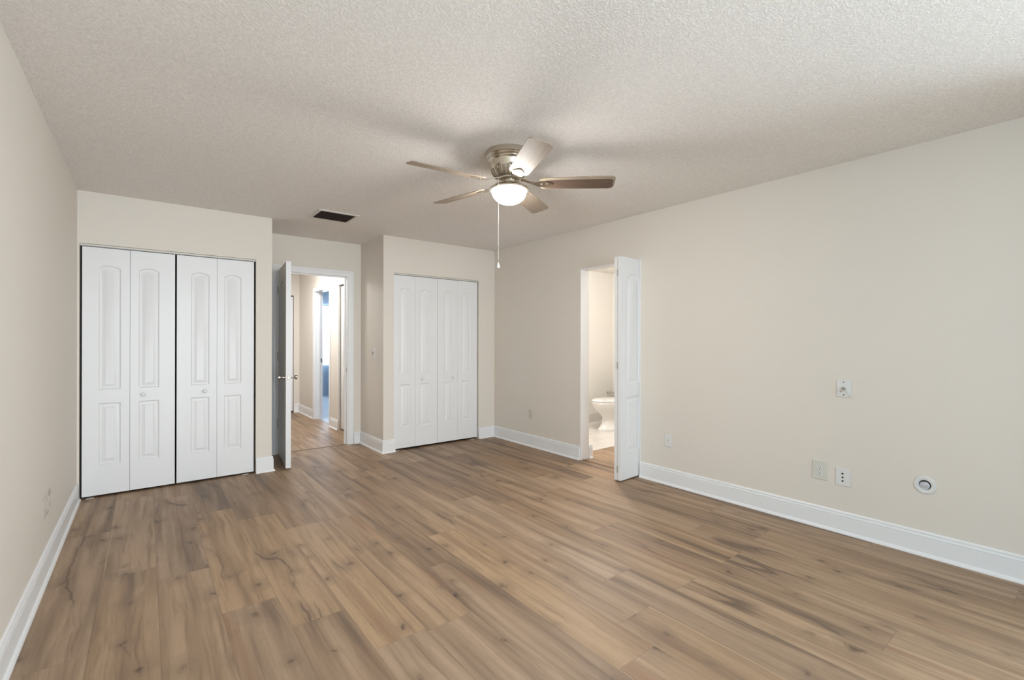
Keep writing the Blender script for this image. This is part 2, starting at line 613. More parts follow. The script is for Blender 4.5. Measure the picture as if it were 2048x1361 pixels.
# hall
HD = (7.03, 7.785)
HC = (5.86, 6.615)
FD = (1.27, 2.026)
wall_x('wall_hall_right', XH, T, YA + T, YH, [(HD[0] - 0.0105, HD[1] + 0.0105, 0, 2.0405), (HC[0], HC[1], 0, 2.03)], M['wall'], 'hall wall with the doorway to the blue room and a closet')
wall_y('wall_hall_end', YH, T, XHL - T, XH + T, [(FD[0], FD[1], 0, 2.04)], M['wall'], 'far end wall of the hall holding a white door')
wall_x('wall_hall_left', XHL, -T, YA + T, YH, [], M['wall'], 'left wall of the hall hidden behind the open door')
bm = bmesh.new()
box(bm, XH + T, 3.0, HC[1] + 0.06, HC[1] + 0.12, 0, H)
box(bm, 2.94, 3.0, 5.80, HC[1] + 0.06, 0, H)
struct(obj('wall_hall_closet', bm, M['closet_dark']), 'dark inside of the hall closet', 'wall')
bm = bmesh.new()
box(bm, FD[0] - 0.1, FD[1] + 0.1, YH + 0.35, YH + 0.40, 0, H)
struct(obj('wall_hall_end_inner', bm, M['closet_dark']), 'dark space behind the far hall door', 'wall')

# bathroom
wall_y('wall_bath_far', YBF, T, XR + T, XBR + T, [], M['wall_bath'], 'cream bathroom wall behind the toilet', z1=H)
wall_x('wall_bath_right', XBR, T, YBN, YBF, [], M['wall_bath'], 'cream bathroom wall beside the toilet tank', z1=H)
wall_y('wall_bath_near', YBN, -T, XR + T, XBR + T, [], M['wall_bath'], 'near cream wall of the bathroom', z1=H)

# blue room across the hall
BW = (2.75, 3.85, 0.76, 2.03)
wall_y('wall_blue_far', 10.86, T, XH, 4.7, [BW], M['wall_blue'], 'pale blue wall with a curtained window beyond the hall')
wall_x('wall_blue_left', XH, T, YH + T + 0.5, 10.86, [], M['wall_blue'], 'pale blue side wall beyond the hall')
bm = bmesh.new()
box(bm, XH + T, XH + 0.16, YH - 0.02, YH + T + 0.5, 0, H)
struct(obj('wall_blue_side', bm, M['wall_blue']), 'pale blue wall next to the far hall end', 'wall')
wall_x('wall_blue_right', 4.7, T, 6.75, 10.86 + T, [], M['wall_blue'], 'pale blue right wall of the room across the hall')
wall_y('wall_blue_near', 6.85, -T, 3.0, 4.7, [], M['wall_blue'], 'pale blue near wall of the room across the hall')
bm = bmesh.new()
box(bm, XH + T, 3.0, 6.79, 6.85, 0, H)
struct(obj('wall_blue_near_closet', bm, M['wall_blue']), 'pale blue wall backing onto the hall closet', 'wall')

# ------------------------------------------------------------------ ceilings and floors
def slab(name, x0, x1, y0, y1, z0, z1, mat, label, cat):
    bm = bmesh.new()
    box(bm, x0, x1, y0, y1, z0, z1)
    return struct(obj(name, bm, mat), label, cat)


slab('ceiling', XL - T, XR + T, YB - T, YA + T, H, H + 0.1, M['ceiling'], 'pale popcorn textured ceiling over the bedroom', 'ceiling')
slab('ceiling_hall', XHL - T, XH + T, YA + T, YH + 0.45, H, H + 0.1, M['ceiling'], 'pale ceiling over the hall', 'ceiling')
slab('ceiling_blue', XH + T, 4.7 + T, 5.80, 10.86 + T, H, H + 0.1, M['ceiling'], 'ceiling of the blue room beyond the hall', 'ceiling')
slab('ceiling_bath', XR + T, XBR, YBN, YBF, HB, HB + 0.06, M['wall_bath'], 'bright bathroom ceiling seen through the doorway', 'ceiling')

slab('ground', -1.2, 6.6, -3.2, 12.0, -0.16, -0.022, M['dark'], 'dark slab under the flooring', 'ground')

# planks
PW, PL = 0.23, 1.54
JOINT = {-2: 2.515, -1: 3.26, 0: 3.076, 1: 2.515, 2: 2.205, 3: 1.84, 4: 3.36, 5: 3.86, 6: 1.153, 7: 2.88, 8: 1.626, 9: 1.344, 10: 2.1, 11: 1.343, 12: 1.70, 13: 1.379, 14: 1.81, 15: 0.9}
TONE = {(1, 0): (0.15, 1.0), (2, 0): (0.15, 0.95), (3, 0): (0.12, 1.0), (6, 0): (0.12, 0.95), (0, -1): (0.25, 0.55), (9, -1): (0.25, 0.6), (7, -1): (0.45, 0.5), (2, -1): (0.7, 0.4)}


def planks(name, x0, x1, y0, y1, label, dx=0.0, dy=0.0, seed=3):
    rnd = random.Random(seed)
    bm = bmesh.new()
    uw = bm.loops.layers.uv.new('wood')
    uc = bm.loops.layers.uv.new('cell')
    tl = bm.loops.layers.float_color.new('tone')
    k0 = math.floor((x0 - 0.048 - dx) / PW)
    k1 = math.floor((x1 - 0.048 - dx) / PW)
    for k in range(k0, k1 + 1):
        xa = 0.048 + dx + PW * k
        base = JOINT.get(k, rnd.uniform(0, PL)) + dy
        n0 = math.floor((y0 - base) / PL)
        n1 = math.floor((y1 - base) / PL)
        for n in range(n0, n1 + 1):
            ya = base + PL * n
            ax, bx = max(x0, xa), min(x1, xa + PW)
            ay, by = max(y0, ya), min(y1, ya + PL)
            if bx - ax < 1e-4 or by - ay < 1e-4:
                continue
            ou, ov = rnd.uniform(0, 60), rnd.uniform(0, 60)
            tn = (rnd.uniform(0.15, 0.85), rnd.uniform(0.15, 0.75))
            n_rel = n
            if name == 'floor':
                tn = TONE.get((k, n_rel), tn)
            cx, cy = (xa + PW / 2), (ya + PL / 2)
            # nine-patch so that distance-to-edge interpolates exactly
            ins = 0.02
            xs = [ax, min(ax + ins, (ax + bx) / 2), max(bx - ins, (ax + bx) / 2), bx]
            ys = [ay, min(ay + ins, (ay + by) / 2), max(by - ins, (ay + by) / 2), by]
            grid = [[bm.verts.new((x, y, 0)) for y in ys] for x in xs]
            for i in range(3):
                for j in range(3):
                    try:
                        f = bm.faces.new((grid[i][j], grid[i + 1][j], grid[i + 1][j + 1], grid[i][j + 1]))
                    except ValueError:
                        continue
                    for lp in f.loops:
                        co = lp.vert.co
                        lp[uw].uv = (co.x - xa + ou, co.y - ya + ov)
                        lp[uc].uv = (min(co.x - xa, xa + PW - co.x), min(co.y - ya, ya + PL - co.y))
                        lp[tl] = (tn[0], tn[1], rnd.random(), 1)
    # thickness under the visible surface
    ret = bmesh.ops.extrude_face_region(bm, geom=[])
    box(bm, x0, x1, y0, y1, -0.022, -0.0005)
    me = bpy.data.meshes.new(name)
    bm.normal_update()
    bm.to_mesh(me)
    bm.free()
    me.materials.append(M['planks'])
    o = bpy.data.objects.new(name, me)
    COL.objects.link(o)
    return struct(o, label, 'floor')


planks('floor', XL - 0.02, XR + 0.03, YB - 0.02, YA + 0.008, 'oak look plank floor of the bedroom with knots and grain')
planks('floor_hall', XHL - 0.02, XH + 0.06, YA + 0.015, YH + 0.3, 'pale oak plank floor of the hall beyond the doorway', 0.1, 0.6, 11)
planks('floor_bath', XR + 0.037, XBR + 0.02, YBN - 0.02, 3.62, 'oak plank strip inside the bathroom doorway', 0.06, 0.3, 17)
slab('floor_bath_tile', XR + T, XBR + 0.02, 3.62, YBF + 0.02, -0.022, 0.004, M['tile'], 'cream marble tile floor around the toilet', 'floor')
slab('floor_blue', XH + 0.062, 4.72, 5.75, 10.9, -0.022, 0.002, M['bluefloor'], 'blue grey floor of the room across the hall', 'floor')

# dark wood strips at the two thresholds
M['threshold'] = simple('dark_threshold_wood', (0.17, 0.105, 0.065), 0.5, vary=0.15, scale=30)
slab('trim_7', DA[0] + 0.001, DA[1] - 0.001, YA + 0.001, YA + 0.026, -0.01, 0.003, M['threshold'], 'thin dark strip on the floor of the hall doorway', 'threshold')
slab('trim_8', XR + 0.022, XR + 0.044, DB[0] + 0.013, DB[1] - 0.013, -0.01, 0.003, M['threshold'], 'thin dark strip on the floor of the bathroom doorway', 'threshold')

# ------------------------------------------------------------------ baseboards
BB = [(0.0, 0.0), (0.027, 0.0), (0.0265, 0.006), (0.023, 0.013), (0.0165, 0.019), (0.0145, 0.021), (0.0145, 0.106), (0.0100, 0.1075), (0.0100, 0.1105),
      (0.0140, 0.1125), (0.0140, 0.117), (0.0115, 0.1245), (0.0085, 0.1265), (0.0062, 0.1270), (0.0062, 0.1300), (0.0100, 0.1315), (0.0098, 0.136), (0.0070, 0.141), (0.003, 0.144), (0.0, 0.144)]


def baseboard(name, path, side, label):
    bm = bmesh.new()
    sweep(bm, path, BB, lambda a, b_, q: (a, b_, q), side)
    return struct(obj(name, bm, M['trim'], smooth=True, sharp=0.32), label, 'baseboard')


baseboard('baseboard_left', [(XL, YB), (XL, YC - 0.004)], -1, 'white baseboard running along the left wall')
baseboard('baseboard_corner', [(DL[1] + 0.001, YC), (X1, YC), (X1, YA), (1.105, YA)], -1, 'white baseboard wrapping the corner beside the left closet')
baseboard('baseboard_alcove', [(1.994, YA), (X2, YA), (X2, YC), (DR[0] + 0.015, YC)], -1, 'white baseboard wrapping the corner under the dimmer switch')
baseboard('baseboard_far', [(DR[1], YC), (XR, YC), (XR, DB[1])], -1, 'white baseboard from the right closet to the bathroom doorway')
baseboard('baseboard_right', [(XR, DB[0]), (XR, YB)], -1, 'white baseboard under the outlets along the right wall')
baseboard('baseboard_hall', [(FD[1] + 0.004, YH), (XH, YH), (XH, HD[1] + 0.06)], -1, 'white baseboard at the far end of the hall')
baseboard('baseboard_hall_closet', [(XH, HD[0] - 0.062), (XH, HC[1])], -1, 'short white baseboard between the hall doorway and hall closet')
bm = bmesh.new()
box(bm, XR + T + 0.02, XBR - 0.001, YBF - 0.012, YBF, 0.004, 0.125, 0.003)
struct(obj('baseboard_bath_far', bm, simple('bath_base_tile', (0.70, 0.66, 0.60), 0.25, vary=0.05, scale=20)), 'grey beige tile baseboard on the bathroom wall behind the toilet', 'baseboard')

# ------------------------------------------------------------------ casings and jambs
CAS = [(0.0, 0.0), (0.0, 0.008), (0.004, 0.011), (0.012, 0.012), (0.018, 0.0155), (0.030, 0.017), (0.044, 0.0185), (0.050, 0.0165), (0.056, 0.0185), (0.066, 0.0185), (0.070, 0.016), (0.070, 0.0)]


def casing_profile(w):
    return [(p * w / 0.070, q) for p, q in CAS]


# alcove doorway: casing on the bedroom side, jamb lining, stop, strike plate
tr = empty('trim_1', (0, 0, 0))
struct(tr, 'white moulded casing around the open hall doorway', 'door frame')
bm = bmesh.new()
a0, a1, ah = DA[0] + 0.0, DA[1] + 0.010, 2.036
sweep(bm, [(a0 - 0.006, 0.0), (a0 - 0.006, ah), (a1, ah), (a1, 0.0)], casing_profile(0.064), lambda a, b_, q: (a, YA - q, b_), 1)
obj('casing', bm, M['trim'], tr, smooth=True, sharp=0.5)
bm = bmesh.new()
box(bm, DA[0] - 0.012, DA[0], YA - 0.002, YA + T + 0.002, 0, 2.035)
box(bm, DA[1], DA[1] + 0.012, YA - 0.002, YA + T + 0.002, 0, 2.035)
box(bm, DA[0] - 0.012, DA[1] + 0.012, YA - 0.002, YA + T + 0.002, 2.035, 2.047)
obj('jamb', bm, M['trim'], tr, merge=False)
bm = bmesh.new()
box(bm, DA[0], DA[0] + 0.012, YA + 0.055, YA + 0.09, 0, 2.035)
box(bm, DA[1] - 0.012, DA[1], YA + 0.055, YA + 0.09, 0, 2.035)
box(bm, DA[0] + 0.012, DA[1] - 0.012, YA + 0.055, YA + 0.09, 2.023, 2.035)
obj('door_stop', bm, M['trim'], tr, merge=False)
bm = bmesh.new()
box(bm, DA[1] - 0.0025, DA[1], YA + 0.008, YA + 0.036, 0.875, 0.932, 0.001)
sp_ = obj('strike_plate', bm, M['steel'], tr)
sp_['label'] = 'small chrome strike plate'

# hall doorway to the blue room (in the hall's right wall)
tr = empty('trim_2', (0, 0, 0))
struct(tr, 'white casing of the hall doorway opening onto the blue room', 'door frame')
bm = bmesh.new()
sweep(bm, [(HD[0] - 0.004, 0.0), (HD[0] - 0.004, 2.034), (HD[1] + 0.004, 2.034), (HD[1] + 0.004, 0.0)], casing_profile(0.06), lambda a, b_, q: (XH - q, a, b_), 1)
obj('casing', bm, M['trim'], tr, smooth=True, sharp=0.5)
bm = bmesh.new()
box(bm, XH - 0.002, XH + T + 0.002, HD[0] - 0.01, HD[0], 0, 2.03)
box(bm, XH - 0.002, XH + T + 0.002, HD[1], HD[1] + 0.01, 0, 2.03)
box(bm, XH - 0.002, XH + T + 0.002, HD[0] - 0.01, HD[1] + 0.01, 2.03, 2.04)
box(bm, XH + 0.05, XH + 0.085, HD[1] - 0.012, HD[1], 0, 2.03)
box(bm, XH + 0.05, XH + 0.085, HD[0], HD[0] + 0.012, 0, 2.03)
obj('jamb', bm, M['trim'], tr, merge=False)
bm = bmesh.new()
box(bm, XH + 0.086, XH + 0.112, HD[1] - 0.0025, HD[1], 0.905, 0.965, 0.001)
sp_ = obj('strike_plate', bm, M['steel'], tr)
sp_['label'] = 'small chrome strike plate'

# hall closet: thin white edging of its opening
bm = bmesh.new()
box(bm, XH - 0.006, XH + 0.02, HC[1] - 0.002, HC[1] + 0.024, 0.146, 2.054)
box(bm, XH - 0.006, XH + 0.02, HC[0], HC[1] - 0.002, 2.03, 2.054)
struct(obj('trim_3', bm, M['trim'], merge=False), 'thin white edging around the hall closet opening', 'trim')

# bathroom doorway: white jamb lining and inner casing with its base block
tr = empty('trim_4', (0, 0, 0))
struct(tr, 'bright white jamb of the bathroom doorway', 'door frame')
bm = bmesh.new()
box(bm, XR - 0.001, XR + T + 0.001, DB[1] - 0.012, DB[1] + 0.0005, 0, 2.010)
box(bm, XR - 0.001, XR + T + 0.001, DB[0] - 0.0005, DB[0] + 0.012, 0, 2.010)
box(bm, XR - 0.001, XR + T + 0.001, DB[0] - 0.0005, DB[1] + 0.0005, 2.010, 2.0225)
obj('jamb', bm, M['trim'], tr, merge=False)
bm = bmesh.new()
sweep(bm, [(DB[0] + 0.005, 0.0), (DB[0] + 0.005, 2.018), (DB[1] - 0.008, 2.018), (DB[1] - 0.008, 0.0)], casing_profile(0.06), lambda a, b_, q: (XR + T + q + 0.001, a, b_), 1)
obj('inner_casing', bm, M['trim'], tr, smooth=True, sharp=0.5)
bm = bmesh.new()
sweep(bm, [(XR + T + 0.055, DB[1] - 0.006), (XR + T + 0.0, DB[1] - 0.006)], BB, lambda a, b_, q: (a, b_, q), 1)
obj('base_block', bm, M['trim'], tr, smooth=True, sharp=0.9)

# closet head tracks
def track(name, x0, x1, z, label):
    t_ = empty(name)
    struct(t_, label, 'track')
    bm = bmesh.new()
    box(bm, x0, x1, YC + 0.012, YC + 0.016, z - 0.016, z)
    box(bm, x0, x1, YC + 0.050, YC + 0.054, z - 0.016, z)
    box(bm, x0, x1, YC + 0.012, YC + 0.054, z - 0.0015, z)
    obj('rail', bm, M['vent_frame'], t_, merge=False)
    return t_


track('trim_5', DL[0], DL[1], 2.028, 'pale metal track along the head of the left closet')
track('trim_6', DR[0], DR[1], 2.032, 'pale metal track along the head of the right closet')

# ------------------------------------------------------------------ panel doors
def outline(x0, x1, z0, z1, rise, ins, n=14):
    """closed outline of a panel inset by ins; rise > 0 gives an arched head"""
    a, b_, c = x0 + ins, x1 - ins, z0 + ins
    pts = [(a, c), (b_, c)]
    if rise <= 0:
        pts += [(b_, z1 - ins), (a, z1 - ins)]
        return pts
    zs = z1 - rise - ins
    xm = (a + b_) / 2
    hw = (b_ - a) / 2
    r = rise * hw / ((x1 - x0) / 2)
    for i in range(n + 1):
        s = math.cos(PI * i / n)
        # a flattened arch with small shoulders
        pts.append((xm + hw * s, zs + r * (1 - abs(s) ** 2.1)))
    return pts


def leaf_mesh(w, h, t, panels, both=False, open_edge=0.0015):
    """door leaf: x 0..w, y -t/2..t/2 (front = -y), z 0..h; panels = (x0, x1, z0, z1, rise) share x0, x1"""
    bm = bmesh.new()

    def face(y, s):
        def P(x, z, d=0.0):
            return bm.verts.new((x, y + s * d, z))
        px0, px1 = panels[0][0], panels[0][1]
        zs = sorted(panels, key=lambda q: q[2])
        bm.faces.new([P(0, 0), P(px0, 0), P(px0, h), P(0, h)])
        bm.faces.new([P(px1, 0), P(w, 0), P(w, h), P(px1, h)])
        prev = None
        for q in zs:
            o0 = outline(*q[:4], q[4], 0)
            bot = [P(*o0[0]), P(*o0[1])]
            if prev is None:
                bm.faces.new([P(px0, 0), P(px1, 0), bot[1], bot[0]])
            else:
                bm.faces.new([P(*pt) for pt in prev] + [P(*o0[0]), P(*o0[1])])
            prev = o0[2:]
            # moulded rings: groove, then the raised field
            loops = []
            for ins, d in ((0, 0), (0.0025, 0.0030), (0.009, 0.0085), (0.015, 0.0090), (0.019, 0.0085), (0.040, 0.0020), (0.0425, 0.0008)):
                loops.append([P(x, z, d) for x, z in outline(*q[:4], q[4], ins)])
            for A, B in zip(loops, loops[1:]):
                m_ = len(A)
                for i in range(m_):
                    bm.faces.new((A[i], A[(i + 1) % m_], B[(i + 1) % m_], B[i]))
            bm.faces.new(loops[-1])
        bm.faces.new([P(*pt) for pt in prev] + [P(px0, h), P(px1, h)])
    face(-t / 2, 1)
    if both:
        face(t / 2, -1)
    else:
        bm.faces.new([bm.verts.new(c_) for c_ in ((0, t / 2, 0), (0, t / 2, h), (w, t / 2, h), (w, t / 2, 0))])
    for a, b_ in (((0, 0), (w, 0)), ((w, 0), (w, h)), ((w, h), (0, h)), ((0, h), (0, 0))):
        bm.faces.new([bm.verts.new(c_) for c_ in ((a[0], -t / 2, a[1]), (b_[0], -t / 2, b_[1]), (b_[0], t / 2, b_[1]), (a[0], t / 2, a[1]))])
    return bm


def leaf(name, parent, w, h, x_in, pw, loc, rot=(0, 0, 0), both=False, t=0.034, z0=0.0):
    up = (x_in, x_in + pw, 0.862 - z0, 1.868 - z0, 0.026)
    lo = (x_in, x_in + pw, 0.258 - z0, 0.753 - z0, 0.0)
    return obj(name, leaf_mesh(w, h, t, [up, lo], both), M['white'], parent, loc, rot, smooth=True, sharp=0.35)


def knob(name, parent, loc, mat, r=0.0165, axis_y=-1, rot=None):
    bm = bmesh.new()
    lathe(bm, [(0.011, 0.0), (0.0085, 0.004), (0.0075, 0.012), (0.011, 0.017), (r, 0.023), (r * 1.02, 0.028), (r * 0.85, 0.033), (r * 0.45, 0.0355), (0, 0.036)], 28)
    o = obj(name, bm, mat, parent, loc, rot or (PI / 2 * (1 if axis_y < 0 else -1), 0, 0), smooth=True, sharp=0.9)
    return o


def bifold(name, x0, xf, x1, knob_leaf, kx, z0, h, label, outer):
    """closed pair of leaves in the plane of the closet opening: x0..xf, xf..x1"""
    yl = YC + 0.033
    d = empty(name, (x0, yl, z0))
    struct(d, label, 'door')
    pw = 0.137
    w1, w2 = xf - x0 - 0.001, x1 - xf - 0.001
    l1 = leaf('door_leaf', d, w1, h, w1 - 0.057 - pw, pw, (0, 0, 0), z0=z0)
    l2 = leaf('door_leaf', d, w2, h, 0.055, pw, (xf - x0 + 0.001, 0, 0), z0=z0)
    lk = l2 if knob_leaf == 2 else l1
    off = (xf - x0 + 0.001) if knob_leaf == 2 else 0
    k = knob('knob', lk, (kx - x0 - off, -0.017, 0.808 - z0), M['white'])
    k['label'] = 'small round white knob'
    # pivot plate on the floor side and the pins in the track
    bm = bmesh.new()
    px = w1 * 0.15 if outer == 1 else w1 + w2 - 0.07
    box(bm, px - 0.02, px + 0.03, -0.030, 0.012, -z0 + 0.0005, -z0 + 0.003)
    obj('pivot_bracket', bm, M['vent_frame'], d)
    bm = bmesh.new()
    for q in (0.035, w1 + w2 - 0.035):
        box(bm, q - 0.003, q + 0.003, -0.006, 0.0, h - 0.002, h + 0.012)
    obj('track_pin', bm, M['steel'], d, merge=False)
    return d


HLF = 1.987
bifold('door_1', -0.398, -0.104, 0.1975, 2, -0.019, 0.0175, HLF, 'white bifold door on the left half of the wider left closet', 1)
bifold('door_2', 0.2105, 0.508, 0.804, 1, 0.415, 0.0175, HLF, 'white bifold door on the right half of the wider left closet', 2)
bifold('door_3', 2.208, 2.479, 2.7685, 2, 2.564, 0.0245, 1.985, 'white bifold door on the left half of the right closet', 1)
bifold('door_4', 2.7725, 3.058, 3.347, 1, 2.983, 0.0245, 1.985, 'white bifold door on the right half of the right closet', 2)

# hall door, swung open towards the viewer and seen edge-on
ang = math.atan2(4.935 - 5.648, 1.096 - 1.172)
DW = 0.725
dn = empty('door_5', (1.172, 5.648, 0.012), (0, 0, ang))
struct(dn, 'white hall door standing open, seen along its edge', 'door')
t5 = 0.046
obj('door_leaf', leaf_mesh(DW, 2.022, t5, [(0.10, DW - 0.10, 0.86, 1.86, 0.05), (0.10, DW - 0.10, 0.24, 0.74, 0.0)], True), M['white'], dn, smooth=True, sharp=0.35)
KZ = 0.885
for s in (-1, 1):
    bm = bmesh.new()
    lathe(bm, [(0.033, 0.0), (0.033, 0.003), (0.029, 0.007), (0.0115, 0.010), (0.0105, 0.030), (0.014, 0.036), (0.0245, 0.043), (0.0265, 0.050), (0.0265, 0.060), (0.0235, 0.0635), (0.010, 0.065), (0, 0.065)], 32)
    k = obj('door_knob', bm, M['steel'], dn, (DW - 0.064, s * t5 / 2, KZ), (-PI / 2 * s, 0, 0), smooth=True, sharp=0.7)
    k['label'] = 'round polished steel knob'
bm = bmesh.new()
box(bm, DW - 0.0005, DW + 0.0015, -0.0125, 0.0125, KZ - 0.029, KZ + 0.029, 0.0006)
lp = obj('latch_plate', bm, M['hinge'], dn)
bm = bmesh.new()
box(bm, DW + 0.001, DW + 0.010, -0.006, 0.006, KZ - 0.008, KZ + 0.008, 0.002)
obj('latch_bolt', bm, M['steel'], lp)
for z in (0.335, 1.067, 1.800):
    bm = bmesh.new()
    # leaf screwed to the jamb side plus the knuckle barrel
    lathe(bm, [(0.0065, -0.045), (0.0065, 0.045)], 16, Matrix.Translation((-0.006, -t5 / 2 - 0.002, 0)))
    box(bm, -0.004, -0.0015, -t5 / 2, t5 / 2 - 0.006, -0.044, 0.044)
    lathe(bm, [(0.005, 0.045), (0.007, 0.048), (0.003, 0.052)], 12, Matrix.Translation((-0.006, -t5 / 2 - 0.002, 0)))
    hg = obj('hinge', bm, M['hinge'], dn, (0, 0, z), merge=False)
    hg['label'] = 'tarnished nickel hinge'
# hinge leaves let into the jamb
for z in (0.347, 1.079, 1.812):
    bm = bmesh.new()
    box(bm, DA[0], DA[0] + 0.002, YA + 0.000, YA + 0.048, z - 0.044, z + 0.044)
    obj('hinge_leaf', bm, M['hinge'], bpy.data.objects['trim_1'])

# bathroom bifold, folded open against the jamb
db = empty('door_6', (3.690, 2.700, 0.012))
struct(db, 'white narrow bifold door folded open at the bathroom doorway', 'door')
LB = 0.363
a1_ = math.atan2(2.681 - 2.699, 3.325 - 3.690)
h6 = 2.006
l1 = obj('door_leaf', leaf_mesh(LB, h6, 0.033, [(0.075, LB - 0.075, 0.862, 1.868, 0.05), (0.075, LB - 0.075, 0.248, 0.742, 0.0)], True), M['white'], db, (0, 0, 0), (0, 0, a1_ ), smooth=True, sharp=0.35)
a2_ = math.atan2(2.714 - 2.745, 3.333 - 3.690)
l2 = obj('door_leaf', leaf_mesh(LB, h6, 0.033, [(0.075, LB - 0.075, 0.862, 1.868, 0.05), (0.075, LB - 0.075, 0.248, 0.742, 0.0)], True), M['white'], db, (0.0, 0.052, 0), (0, 0, a2_), smooth=True, sharp=0.35)
for z in (0.10, 1.03, 1.86):
    bm = bmesh.new()
    lathe(bm, [(0.004, -0.03), (0.004, 0.03)], 12)
    obj('hinge', bm, M['hinge'], db, (3.328 - 3.690 - 0.008, 2.697 - 2.700, z))

# hall closet bifold (right wall of the hall)
d7 = empty('door_7', (XH + 0.045, HC[1] - 0.012, 0.03), (0, 0, -PI / 2))
struct(d7, 'white bifold closet door at the right side of the hall', 'door')
w7 = (HC[1] - HC[0] - 0.03) / 2
for i in range(2):
    leaf('door_leaf', d7, w7 - 0.002, 1.985, 0.095 if i == 0 else 0.06, w7 - 0.16, (i * w7, 0, 0), z0=0.03)
k = knob('knob', d7.children[0], (w7 * 0.7, -0.017, 0.78), M['white'])

# door at the far end of the hall
d8 = empty('door_8', (FD[0] + 0.02, YH + 0.03, 0.03))
struct(d8, 'white door closing the far end of the hall', 'door')
w8 = FD[1] - FD[0] - 0.030
obj('door_leaf', leaf_mesh(w8, 1.985, 0.034, [(0.10, w8 - 0.22, 0.84, 1.84, 0.05), (0.10, w8 - 0.22, 0.23, 0.72, 0.0)]), M['white'], d8, smooth=True, sharp=0.35)

# ------------------------------------------------------------------ windows
def window(name, x0, x1, y0, y1, z0, z1, nx, label):
    w_ = empty(name, ((x0 + x1) / 2, (y0 + y1) / 2, z0))
    struct(w_, label, 'window')
    ox, oy, oz = (x0 + x1) / 2, (y0 + y1) / 2, z0
    bm = bmesh.new()
    f = 0.05
    ya, yb = y0 - oy, y1 - oy
    a, b_, hh = x0 - ox, x1 - ox, z1 - z0
    box(bm, a, a + f, ya, yb, 0, hh)
    box(bm, b_ - f, b_, ya, yb, 0, hh)
    box(bm, a + f, b_ - f, ya, yb, 0, f)
    box(bm, a + f, b_ - f, ya, yb, hh - f, hh)
    obj('window_frame', bm, M['trim'], w_, merge=False)
    step = (b_ - a - 2 * f) / nx
    for i in range(nx):
        bm = bmesh.new()
        box(bm, a + f + i * step, a + f + (i + 1) * step, -0.003, 0.003, f, hh - f)
        obj('pane', bm, M['glass'], w_)
        if i:
            bm = bmesh.new()
            q = a + f + i * step
            box(bm, q - 0.025, q + 0.025, ya + 0.01, yb - 0.01, f, hh - f)
            obj('mullion', bm, M['trim'], w_)
    return w_


window('added_window_1', WIN[0], WIN[1], YB - 0.10, YB - 0.04, WIN[2], WIN[3], 2, 'unseen window added behind the viewer to supply daylight')
w3 = window('added_window_3', -(WIN_R[1] - WIN_R[0]) / 2, (WIN_R[1] - WIN_R[0]) / 2, -0.03, 0.03, WIN_R[2], WIN_R[3], 2, 'unseen side window added in the right wall to supply daylight')
w3.location = (XR + 0.07, (WIN_R[0] + WIN_R[1]) / 2, WIN_R[2])
w3.rotation_euler = (0, 0, PI / 2)
window('window_2', BW[0], BW[1], 10.90, 10.95, BW[2], BW[3], 2, 'bright window of the blue room behind the sheer curtain')

# sheer curtain in the blue room
cu = empty('curtain', (3.3, 10.78, 0.70))
tag(cu, 'sheer white curtain glowing at the window of the blue room', 'curtain')
bm = bmesh.new()
rows = []
nx = 90
for j, z in enumerate((0.0, 0.45, 0.9, 1.33)):
    rows.append([bm.verts.new((-0.68 + 1.36 * i / nx, 0.022 * math.sin(i * 1.05 + 0.3 * math.sin(i * 0.37)) * (0.6 + 0.4 * (1 - z / 1.33)), z)) for i in range(nx + 1)])
for A, B in zip(rows, rows[1:]):
    for i in range(nx):
        bm.faces.new((A[i], A[i + 1], B[i + 1], B[i]))
obj('sheer_panel', bm, M['sheer'], cu, smooth=True, sharp=3)
bm = bmesh.new()
lathe(bm, [(0.010, -0.74), (0.010, 0.74)], 16, Matrix.Translation((0, 0, 1.335)) @ Matrix.Rotation(PI / 2, 4, 'Y'))
for s in (-1, 1):
    lathe(bm, [(0.010, 0), (0.02, 0.01), (0.02, 0.03), (0, 0.04)], 16, Matrix.Translation((s * 0.74, 0, 1.335)) @ Matrix.Rotation(PI / 2 * s, 4, 'Y'))
    box(bm, s * 0.66 - 0.006, s * 0.66 + 0.006, 0.0, 0.082, 1.329, 1.341)
obj('curtain_rod', bm, M['trim'], cu, smooth=True, merge=False)

# ------------------------------------------------------------------ ceiling fan
FX, FY = 1.79, 2.31
fan = empty('ceiling_fan', (FX, FY, H))
tag(fan, 'flush brushed nickel ceiling fan with five brown blades and a lit bowl', 'ceiling fan')
bm = bmesh.new()
lathe(bm, [(0.120, -0.0005), (0.146, -0.001), (0.1475, -0.006), (0.146, -0.030), (0.141, -0.034), (0.139, -0.038), (0.141, -0.042), (0.138, -0.047), (0.134, -0.050), (0.136, -0.054),
           (0.134, -0.059), (0.129, -0.063), (0.126, -0.070), (0.121, -0.090), (0.117, -0.108)], 72, cap1=False)
lathe(bm, [(0.117, -0.108), (0.113, -0.112), (0.095, -0.112)], 72, cap0=False)
obj('housing', bm, M['nickel'], fan, smooth=True, sharp=0.7, merge=True)
